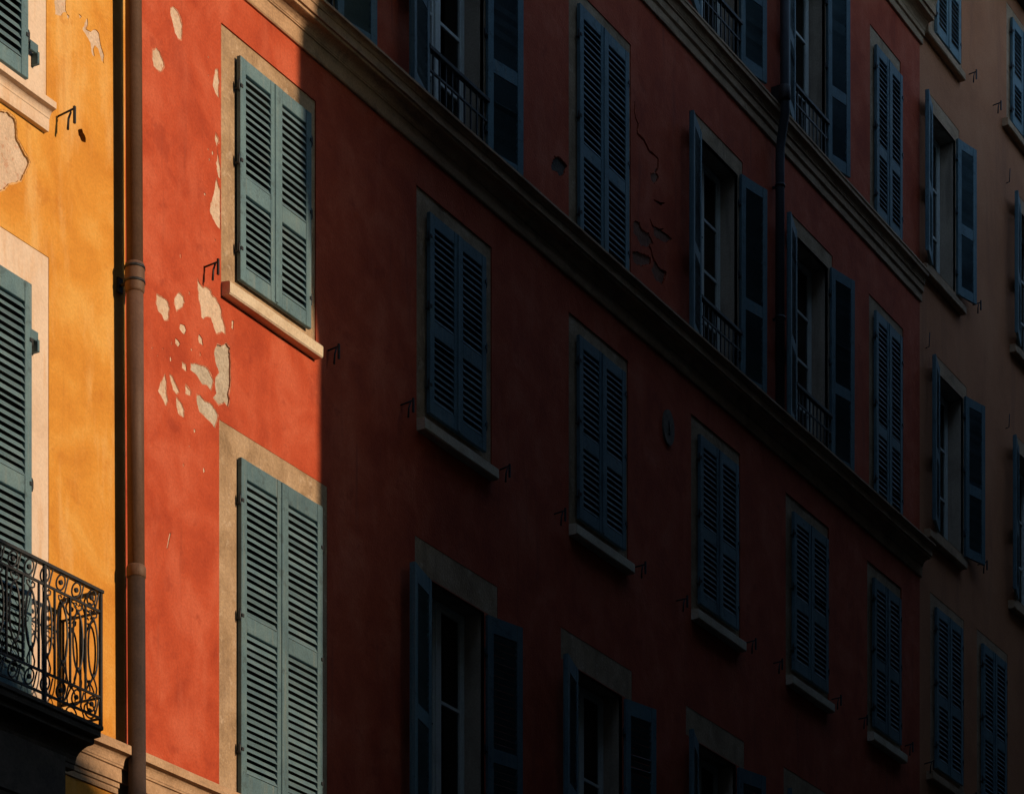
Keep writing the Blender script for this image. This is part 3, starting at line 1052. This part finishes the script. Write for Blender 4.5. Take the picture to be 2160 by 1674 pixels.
for a, e, c, d in row_low:
    ring(c, d, 13.06, 15.34, a + 0.06, e - 0.06, 13.22, 15.10, 0.014)
ring(19.17, 20.82, 8.66, 11.90, 19.50, 20.61, 8.71, 11.60, 0.004)
for a, e, c, d in row_tall:
    reg.append((rect(c, d, 11.63, 11.96), 'lintel', M['stone'], 0.003))
    reg.append((rect(a, e, 8.71, 11.62), None, None, 0))
for a, e, c, d in row_m_closed:
    ring(c, d, 16.0, 18.84, a + 0.06, e - 0.06, 16.12, 18.62, 0.010)
for a, e in row_m_open:
    ring(a - 0.15, e + 0.13, 16.0, 18.83, a, e, 16.11, 18.62, 0.008)
for a, e in row_n_open:
    ring(a - 0.13, e + 0.13, 19.8, 22.45, a, e, 19.9, 22.25, 0.008)
ring(33.37, 34.41, 19.8, 22.38, 33.56, 34.31, 19.9, 22.12, 0.010)
GREY = {'R13', 'R14', 'R15'}
for k, v in PTS.items():
    if k[0] == 'R':
        i = int(k[1:])
        small = i in (9, 10, 11, 12, 21)
        d = 0.018 if k == 'R13' else 0.007
        if not small:
            reg.append((ragged(swollen(v, 0.011, 5.0), 0.03, 0.006), 'paint_edge', M['worn_red'], 0.0025))
        reg.append((ragged(v, 0.03, 0.004 if small else 0.009), 'plaster_patch', M['patch_grey'] if k in GREY else M['patch'], d))
    elif k[0] == 'C':
        reg.append((ribbon(v, 0.032), 'crack', M['hollow'], 0.028))
    elif k == 'chip':
        reg.append((ragged(v, 0.05, 0.02), 'plaster_patch', M['hollow'], 0.02))
    elif k[0] == 'F':
        reg.append((ragged(v, 0.05, 0.02), 'plaster_patch', M['under_coat'], 0.012))
    elif k == 'flake':
        reg.append((ragged(v, 0.05, 0.02), 'plaster_patch', M['under_coat'], 0.014))
rnd = random.Random(5)
bounds = [(min(p[0] for p in r[0]), max(p[0] for p in r[0]), min(p[1] for p in r[0]), max(p[1] for p in r[0])) for r in reg]
for k in range(46):                                              # small flecks round the flaked area
    if k < 34:
        cx, cz = rnd.gauss(18.75, 0.30), rnd.gauss(12.25, 0.38)
    else:
        cx, cz = rnd.uniform(18.96, 19.15), rnd.uniform(13.3, 15.1)
    if not 18.15 < cx < 19.16:
        continue
    if any(q[0] - 0.03 < cx < q[1] + 0.03 and q[2] - 0.03 < cz < q[3] + 0.03 for q in bounds):
        continue
    r = rnd.uniform(0.006, 0.020)
    poly = [(cx + r * rnd.uniform(0.5, 1.1) * math.cos(q), cz + r * rnd.uniform(0.7, 1.7) * math.sin(q)) for q in (0.3, 1.3, 2.2, 3.4, 4.3, 5.4)]
    reg.append((poly, 'plaster_patch', M['patch'] if rnd.random() < 0.6 else M['worn_red'], 0.004))
fills = dict((k, o) for k, o in make_wall(rh, M['red'], BND, REND, 0, 23.6, reg, edge=0.04))
house_shell(rh, BND, REND, 23.6, mat='red', y0=0.041)

# windows behind the shutters
for i, (a, e, c, d) in enumerate(row_low):
    recess(rh, a + 0.06, e - 0.06, 13.22, 15.10)
    closed_pair(rh, a, e, 13.205, 15.15, 'low', bulk=None if i < 3 else rbulk, seed=10 + i)
    sill_block(rh, fills[sur_at[(c, 13.06)]], c, d - 0.02, 13.09)
recess(rh, 19.50, 20.61, 8.71, 11.60)
closed_pair(rh, 19.43, 20.68, 8.705, 11.66, 'tall', seed=20)
for i, (a, e, c, d) in enumerate(row_tall):
    recess(rh, a, e, 8.71, 11.62)
    casement(rh, a, e, 8.71, 11.62, rows=3)
    open_pair(rh, a, e, 8.72, 11.60, 'tall', bulk=rbulk, seed=30 + i, left=166 - 3 * i, right=167)
for i, (a, e, c, d) in enumerate(row_m_closed):
    recess(rh, a + 0.06, e - 0.06, 16.12, 18.62)
    closed_pair(rh, a, e, 16.12, 18.67, 'mid', bulk=None if i == 0 else rbulk, seed=40 + i)
for i, (a, e) in enumerate(row_m_open):
    recess(rh, a, e, 16.11, 18.62)
    casement(rh, a, e, 16.11, 18.62, rows=4)
    open_pair(rh, a, e, 16.12, 18.64, 'mid', bulk=rbulk, seed=50 + i, left=164, right=168)
    window_rail(rh, a, e, 16.11)
for i, (a, e) in enumerate(row_n_open):
    recess(rh, a, e, 19.9, 22.25)
    casement(rh, a, e, 19.9, 22.25, rows=3)
    open_pair(rh, a, e, 19.91, 22.26, 'mid', bulk=rbulk, seed=60 + i, left=165, right=168)
    window_rail(rh, a, e, 19.9, h=0.5)
recess(rh, 33.56, 34.31, 19.9, 22.12)
closed_pair(rh, 33.50, 34.37, 19.91, 22.16, 'mid', bulk=rbulk, seed=70)
sl = rbulk.build('louvre_slats', M['slat'], rh)
sl['kind'] = 'stuff'
for u, h in [(18.97, 13.15), (20.83, 13.15), (22.06, 13.12), (23.91, 13.16), (25.02, 13.10), (26.83, 13.15), (27.82, 13.08), (29.63, 13.14),
             (30.41, 13.13), (32.14, 13.20), (33.00, 13.2), (34.56, 13.26)]:
    hook(rh, u, h)

# cornices: lower (deep, with soffit), upper (stepped bands), roof
APROF = [(-0.01, 15.70), (0.020, 15.70), (0.028, 15.71), (0.028, 15.845), (0.040, 15.85), (0.040, 15.862)] + cove(0.045, 15.865, 0.135, 15.925) + \
    [(0.150, 15.93), (0.150, 15.955), (0.172, 15.957), (0.172, 16.035), (0.180, 16.04)] + cove(0.182, 16.042, 0.222, 16.078, 4) + \
    [(0.228, 16.08), (0.228, 16.102), (0.22, 16.107), (-0.01, 16.118)]
moulding(rh, 'cornice', APROF, BND + 0.002, REND + 0.03)
BPROF = [(-0.01, 19.45), (0.022, 19.45), (0.026, 19.456), (0.026, 19.555), (0.050, 19.575), (0.050, 19.665), (0.066, 19.672), (0.066, 19.69)] + \
    cove(0.07, 19.692, 0.105, 19.76, 4) + [(0.125, 19.765), (0.125, 19.815), (0.135, 19.82), (0.135, 19.845), (-0.01, 19.87)]
moulding(rh, 'cornice', BPROF, BND + 0.002, REND + 0.03)
CPROF = [(-0.01, 22.96), (0.025, 22.96), (0.03, 22.966), (0.03, 23.06), (0.055, 23.07), (0.055, 23.13)] + cove(0.06, 23.135, 0.17, 23.24) + \
    [(0.19, 23.245), (0.19, 23.30), (0.215, 23.305), (0.215, 23.42)] + cove(0.22, 23.425, 0.30, 23.53) + [(0.32, 23.535), (0.32, 23.58), (-0.01, 23.595)]
moulding(rh, 'cornice', CPROF, BND + 0.002, REND + 0.05)
moulding(rh, 'string_course', DPROF, BND + 0.001, REND)

# ------------------------------------------------------------------ ochre house
oh = thing('ochre_house', 'shadowed ochre house at the end of the row', 'house', (40.0, 0, 0))
obulk = MB()
OEND = 47.0
oreg = []
osills = []


def owin(a, e, z0, z1, mode, style='low', bulk=None, seed=0, sill=None, surround=0.14, left=165, right=166, rail=False):
    oreg.append((rect(a - surround, e + surround, z0 - 0.05, z1 + 0.17), 'window_surround', M['cornice'], 0.004))
    k = len(oreg) - 1
    ins = 0.06 if mode == 'closed' else 0.0
    oreg.append((rect(a + ins, e - ins, z0 + 0.02, z1 - 0.04), None, None, 0))
    osills.append((k, a, e, z0, z1, mode, style, bulk, seed, sill, ins, left, right))


owin(35.60, 36.50, 23.35, 25.35, 'closed', seed=80, sill=(35.16, 36.55, 23.24))
owin(35.50, 36.40, 20.10, 22.28, 'open', seed=82, sill=(35.11, 36.58, 19.97))
owin(35.76, 36.70, 16.52, 18.78, 'open', seed=84, sill=(35.24, 36.62, 16.40))
owin(35.60, 36.59, 13.24, 15.45, 'closed', seed=86, sill=(35.32, 36.75, 13.12))
owin(37.37, 38.33, 13.24, 15.49, 'closed', seed=88, sill=(37.15, 38.5, 13.12))
owin(38.57, 39.50, 23.50, 25.05, 'closed', seed=90, sill=(38.25, 39.7, 23.42))
owin(38.98, 39.95, 20.36, 22.44, 'open', bulk=obulk, seed=92, sill=(38.56, 40.1, 20.24))
owin(38.90, 39.85, 16.58, 18.84, 'open', bulk=obulk, seed=94, sill=(38.5, 40.0, 16.46))
fills = dict((k, o) for k, o in make_wall(oh, M['ochre'], REND, OEND, 0, 25.75, oreg, edge=0.03))
house_shell(oh, REND, OEND, 25.75, mat='ochre', y0=0.031)
for k, a, e, z0, z1, mode, style, bulk, seed, sill, ins, left, right in osills:
    recess(oh, a + ins, e - ins, z0 + 0.02, z1 - 0.04)
    if mode == 'open':
        casement(oh, a + ins, e - ins, z0 + 0.02, z1 - 0.04, rows=3)
    if mode == 'closed':
        closed_pair(oh, a, e, z0, z1, style, bulk=bulk, seed=seed)
    else:
        open_pair(oh, a, e, z0, z1, style, bulk=bulk, seed=seed, left=left, right=right)
    sill_block(oh, fills[k], sill[0], sill[1], sill[2], h=0.11, mat='cornice')
sl = obulk.build('louvre_slats', M['slat'], oh)
sl['kind'] = 'stuff'
for u, h in [(36.92, 23.42), (37.87, 23.43), (37.07, 20.23), (37.26, 16.57), (35.25, 13.2), (36.9, 13.2)]:
    hook(oh, u, h)
b = MB()
b.extrude_profile([(-0.01, 25.45), (0.10, 25.46), (0.12, 25.55), (0.42, 25.58), (0.44, 25.70), (-0.01, 25.74)], REND + 0.06, OEND)
b.build('eave', M['pipe_dark'], oh)

for u, z in ((35.30, 18.90), (38.42, 22.55), (38.40, 18.95)):     # thin iron stays above the open leaves
    st = MB()
    st.tube([(u, 0.01, z), (u, -0.05, z + 0.01), (u, -0.06, z + 0.20)], 0.007, 6)
    st.build('shutter_stay', M['iron'], oh)

# ------------------------------------------------------------------ drainpipes and plaque
dp = thing('drainpipe', 'brown drainpipe with collar, darker foot, between yellow and red houses', 'drainpipe', (17.86, -0.15, 0), 'drainpipes on the house fronts')


def ux(h):
    return 17.80 + (14.8 - h) * 0.0075


R_ = 0.068
b = MB()
b.tube([(ux(21.2), -0.15, 21.2), (ux(12.6), -0.15, 12.6)], R_, 24)
b.build('pipe', M['pipe'], dp)
b = MB()
b.tube([(ux(12.6), -0.15, 12.55), (ux(10.12), -0.15, 10.12)], R_ + 0.002, 24)
b.build('pipe', M['pipe'], dp)
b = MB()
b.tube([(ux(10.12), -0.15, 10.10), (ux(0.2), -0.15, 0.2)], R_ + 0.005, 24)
o = b.build('pipe', M['pipe_foot'], dp)  # lower length is a darker brown than the rest
o['label'] = 'darker lower length of the pipe'
b = MB()
zc = 12.55
b.tube([(ux(zc), -0.15, z) for z in (zc - 0.16, zc - 0.14, zc - 0.06, zc + 0.05, zc + 0.08, zc + 0.085)], [R_ + .003, R_ + .012, R_ + .014, R_ + .014, R_ + .010, R_ + .001], 24)
b.build('collar', M['pipe'], dp)
for z in (zc - 0.07, zc + 0.045):
    b = MB()
    b.tube([(ux(z), -0.15, z - 0.010), (ux(z), -0.15, z + 0.010)], R_ + 0.019, 24)
    b.build('clamp_ring', M['iron'], dp)
b = MB()
b.tube([(ux(zc) - 0.02, -0.10, zc - 0.07), (ux(zc) - 0.02, 0.02, zc - 0.07)], 0.014, 8)
b.box(ux(zc) - 0.05, ux(zc) + 0.01, -0.02, 0.004, zc - 0.13, zc - 0.01)
b.build('bracket', M['iron'], dp)
for z in (10.12,):
    b = MB()
    b.tube([(ux(z), -0.15, q) for q in (z - 0.05, z - 0.045, z + 0.03, z + 0.05)], [R_ + .005, R_ + .012, R_ + .012, R_ + .003], 24)
    b.build('joint_ring', M['pipe'], dp)

dp2 = thing('drainpipe', 'slate drainpipe kinked round the upper cornice of the red house', 'drainpipe', (30.38, -0.1, 16.1), 'drainpipes on the house fronts')
b = MB()
b.tube([(30.30, -0.20, 24.0), (30.30, -0.20, 20.05), (30.31, -0.20, 19.90), (30.33, -0.19, 19.72), (30.37, -0.13, 19.50), (30.385, -0.10, 19.36), (30.39, -0.095, 19.2), (30.39, -0.095, 16.10)],
       0.056, 16)
b.build('pipe', M['pipe_slate'], dp2)
b = MB()
b.tube([(30.30, -0.20, z) for z in (19.86, 19.88, 20.02, 20.04)], [0.058, 0.072, 0.072, 0.058], 16)
b.box(30.34, 30.46, -0.16, 0.0, 19.90, 20.10)
b.build('collar', M['pipe_dark'], dp2)
for z in (18.9, 17.3):
    b = MB()
    b.tube([(30.39, -0.095, z - 0.015), (30.39, -0.095, z + 0.015)], 0.064, 16)
    b.box(30.38, 30.40, -0.03, 0.01, z - 0.015, z + 0.015)
    b.build('clamp_ring', M['iron'], dp2)

pl = thing('wall_plaque', 'small oval stone plaque on the red wall between two closed windows', 'plaque', (27.6, -0.02, 14.76))
b = MB()
n = 28
ring0 = [(27.60 + 0.135 * math.cos(2 * math.pi * i / n), 14.955 + 0.20 * math.sin(2 * math.pi * i / n)) for i in range(n)]
for i in range(n):
    x0, z0 = ring0[i]
    x1, z1 = ring0[(i + 1) % n]
    b.quad((x0, 0.0, z0), (x1, 0.0, z1), (x1, -0.022, z1), (x0, -0.022, z0))
    cx, cz, k = 27.60, 14.955, 0.86
    i0, i1 = (cx + (x0 - cx) * k, cz + (z0 - cz) * k), (cx + (x1 - cx) * k, cz + (z1 - cz) * k)
    b.quad((x0, -0.022, z0), (x1, -0.022, z1), (i1[0], -0.022, i1[1]), (i0[0], -0.022, i0[1]))
    b.quad((i0[0], -0.022, i0[1]), (i1[0], -0.022, i1[1]), (cx, -0.016, cz))
b.build('oval_slab', M['plaque'], pl)
b = MB()
b.tube([(27.61, -0.012, 14.89), (27.61, -0.034, 14.89)], 0.02, 8)
b.tube([(27.60, -0.020, 15.03), (27.60, -0.028, 14.91)], 0.007, 6)
b.build('boss', M['iron'], pl)
